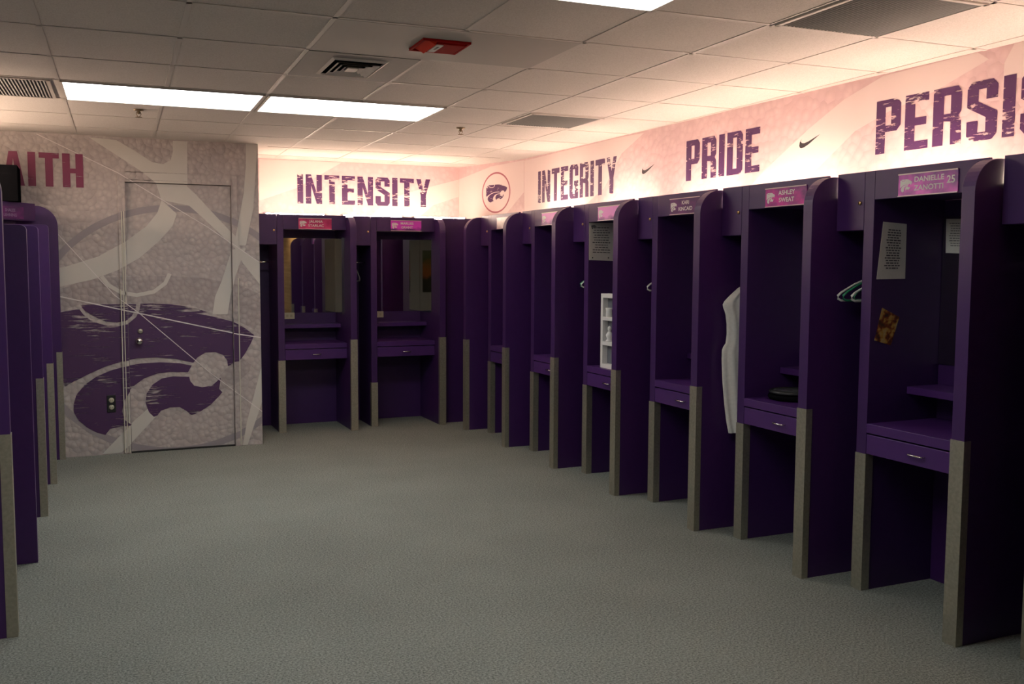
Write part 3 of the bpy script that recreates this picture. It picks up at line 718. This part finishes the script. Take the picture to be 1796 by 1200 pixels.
hk = [(0, .022*math.cos(math.radians(d)), .055+.024*math.sin(math.radians(d))) for d in range(200, -61, -20)] + [(0, .006, -.04), (0, 0, -.06), (0, 0, -.12)]
m = MB(); m.tube(hk, .0035, 6); m.tube([(0, 0, -.115), (0, .1, -.15), (0, .17, -.19)], .006, 6); m.tube([(0, 0, -.115), (0, -.1, -.15), (0, -.17, -.19)], .006, 6); m.build('hanger', M['chrome'], o)
# round black case on the desk of locker 1
c = at(2, .91, 1378, 700)
o = thing('round_case', (4.01, 4.742, .9105), .2, 'round black case lying on the desk beside the shirt', 'case')
m = MB(); m.lathe([(.125, 0), (.150, .006), (.155, .02), (.150, .032), (.13, .036)], n=40); m.build('base', M['black'], o)
m = MB(); m.lathe([(.128, .036), (.146, .040), (.150, .05), (.140, .060), (.128, .062), (.124, .056)], n=40); m.build('lid_rim', M['dark'], o)
m = MB(); m.lathe([(.001, .058), (.118, .058), (.124, .055), (.124, .050)], n=40); tag(m.build('lid_top', plain('smoky_plastic', (.11, .11, .11), .25), o), 'dull grey lid')
m = MB()
for a in range(3): m.box(-.005+a*.012, .002+a*.012, -.150, -.147, .01, .03)
m.build('clasp', M['steel'], o)
# papers
def paper(plane, corners, label, name='taped_paper', lines=12, mat='paper', conv=None, inkw=.75, cat='paper'):
    """sheet with printed text lines; corners in photo order tl,tr,br,bl on a plane (axis, value, outward offset)"""
    ax, v, off = plane
    P = [at(ax, v, *q) for q in corners]
    n = Vector((0, 0, 0)); n[ax] = off
    c = sum(P, Vector())/4
    o = thing(name, c, 0, label, cat)
    L = [p-c for p in P]
    m = MB(); A = [p+n*.0006 for p in L]; B = [p+n*.0018 for p in L]
    m.face(B); m.face(A[::-1])
    for i in range(4): m.face([A[i], A[(i+1) % 4], B[(i+1) % 4], B[i]])
    m.build('sheet', M[mat], o)
    if lines:
        m = MB()
        I = lambda s, t: (L[0]*(1-s)+L[1]*s)*(1-t)+(L[3]*(1-s)+L[2]*s)*t+n*.0024
        rnd = random.Random(len(label))
        for i in range(lines):
            t = .12+.72*i/lines; w = inkw*rnd.uniform(.7, 1.0); s0 = .5-w/2
            s = s0
            while s < s0+w-.05:
                e = min(s0+w, s+rnd.uniform(.05, .16)); m.face([I(s, t), I(e, t), I(e, t+.022), I(s, t+.022)]); s = e+.025
        m.build('print', M['ink'], o)
    return o
DV = lambda k: Y0+SP*k+.765
paper((1, DV(0), -1), [(1549,389),(1590,393),(1587,489),(1537,490)], 'tall printed sheet taped inside the nearest right-hand locker', lines=16, inkw=.6)
paper((0, XP+DEP-.008, -1), [(1660,384),(1698,384),(1698,445),(1659,444)], 'printed sheet stuck on the mirror in nearest right-hand locker', lines=10, inkw=.7)
o = paper((1, DV(3), -1), [(1033,391),(1076,391),(1076,458),(1033,456)], 'printed notice with pins high in the locker above white frame', name='pinned_notice', lines=11, inkw=.72, cat='notice')
ph = MB(); c = at(1, DV(3), 1037, 453) - o.location
for dx in (.012, .16): ph.lathe([(.001, -.004), (.005, -.003), (.006, -.002)], (c.x+dx, 0, c.z+.004), 1, 10)
ph.build('pin', M['dark'], o)
m = MB()
c0 = at(1, DV(3), 1037, 395)-o.location; c1 = at(1, DV(3), 1046, 402)-o.location
for p in cat_tris(c0.x, c1.x, c1.z, c0.z): m.face([(a, -.0026, b) for a, b in p])
m.build('wildcat_emblem', M['ink'], o)
def photo_mat():
    k = NT('glossy_photo'); k.b.inputs['Roughness'].default_value = .2
    n = k.n('ShaderNodeTexNoise'); n.inputs['Scale'].default_value = 22; n.inputs['Detail'].default_value = 2; k.l(k.coords(), n.inputs['Vector'])
    k.l(k.ramp(n.outputs['Fac'], [(.35, (.05, .03, .02)), (.48, (.22, .05, .02)), (.56, (.50, .27, .05)), (.7, (.5, .38, .16))]), k.b.inputs['Base Color']); return k.m
M['photo'] = photo_mat()
paper((1, DV(0), -1), [(1547,540),(1577,556),(1562,606),(1533,597)], 'tilted yellow and orange photo on the locker side, under taped sheet', name='photo_print', lines=0, mat='photo', cat='photo')
# white three-cell frame in locker 3
fx = 3.80; yl = at(0, fx, 1054, 520).y; fw_, fh = .34, .60
o = thing('cell_frame', (fx, yl, .9105), RR, 'tall white three-cell frame standing on a locker desk', 'frame')
m = MB(); b = .034
for q in ((0, b, 0, fh), (fw_-b, fw_, 0, fh), (b, fw_-b, 0, b), (b, fw_-b, fh-b, fh), (b, fw_-b, fh/3-b*.45, fh/3+b*.45), (b, fw_-b, 2*fh/3-b*.45, 2*fh/3+b*.45)): m.box(q[0], q[1], 0, .055, q[2], q[3])
m.build('frame', M['white'], o, .002)
m = MB(); m.box(.003, fw_-.003, .048, .06, .003, fh-.003); m.build('backing', M['frost'], o)
yy = lambda u: yl-u
g = MB(); g.lathe([(.022, 0), (.026, .004), (.024, .05), (.028, .066), (.026, .07), (.02, .068)], n=20)
tag(g.build('small_cup', M['white'], loc=(fx+.028, yy(.085), .9105+2*fh/3+b*.45+.0005)), 'small white cup in top cell of the white frame', 'cup')
g = MB(); g.lathe([(.030, 0), (.032, .006), (.018, .02), (.027, .04), (.03, .055), (.018, .072), (.008, .085), (.016, .10), (.014, .115), (.003, .125)], n=20)
tag(g.build('figurine', M['white'], loc=(fx+.027, yy(.10), .9105+fh/3+b*.45+.0005)), 'small white figurine in middle cell of the white frame', 'figurine')
# posters on the rear wall (seen in the mirrors)
k = NT('poster_print'); k.b.inputs['Roughness'].default_value = .35
sp = k.n('ShaderNodeSeparateXYZ'); k.l(k.coords(), sp.inputs[0]); n = k.n('ShaderNodeTexNoise'); n.inputs['Scale'].default_value = 5; k.l(k.coords(), n.inputs['Vector'])
a = k.n('ShaderNodeMath', operation='MULTIPLY_ADD'); k.l(n.outputs['Fac'], a.inputs[0]); a.inputs[1].default_value = .35; k.l(sp.outputs['Z'], a.inputs[2])
k.l(k.ramp(a.outputs[0], [(.0, (.05, .05, .03)), (.12, (.55, .16, .03)), (.35, (.40, .18, .05)), (.5, (.12, .16, .06)), (.8, (.18, .22, .12))]), k.b.inputs['Base Color'])
for x, lb in ((-.39, 'green and orange poster reflected nearer the mirror seam, right locker'), (-1.0, 'green and orange poster reflected at the mirror edge, right locker')):
    o = thing('wall_poster', (x, RY, 1.55), math.pi, lb, 'poster', 'posters on the rear wall')
    m = MB(); m.box(-.175, .175, -.006, -.0005, -.53, .53); m.build('sheet', k.m, o)

# ================================================================== RENDER SETTINGS
w = bpy.data.worlds.new('world'); S.world = w; w.use_nodes = True
w.node_tree.nodes['Background'].inputs['Color'].default_value = (.02, .02, .02, 1); w.node_tree.nodes['Background'].inputs['Strength'].default_value = .2
S.view_settings.view_transform = 'Standard'; S.view_settings.look = 'None'; S.view_settings.gamma = 1; S.view_settings.use_curve_mapping = False
S.view_settings.exposure = 0
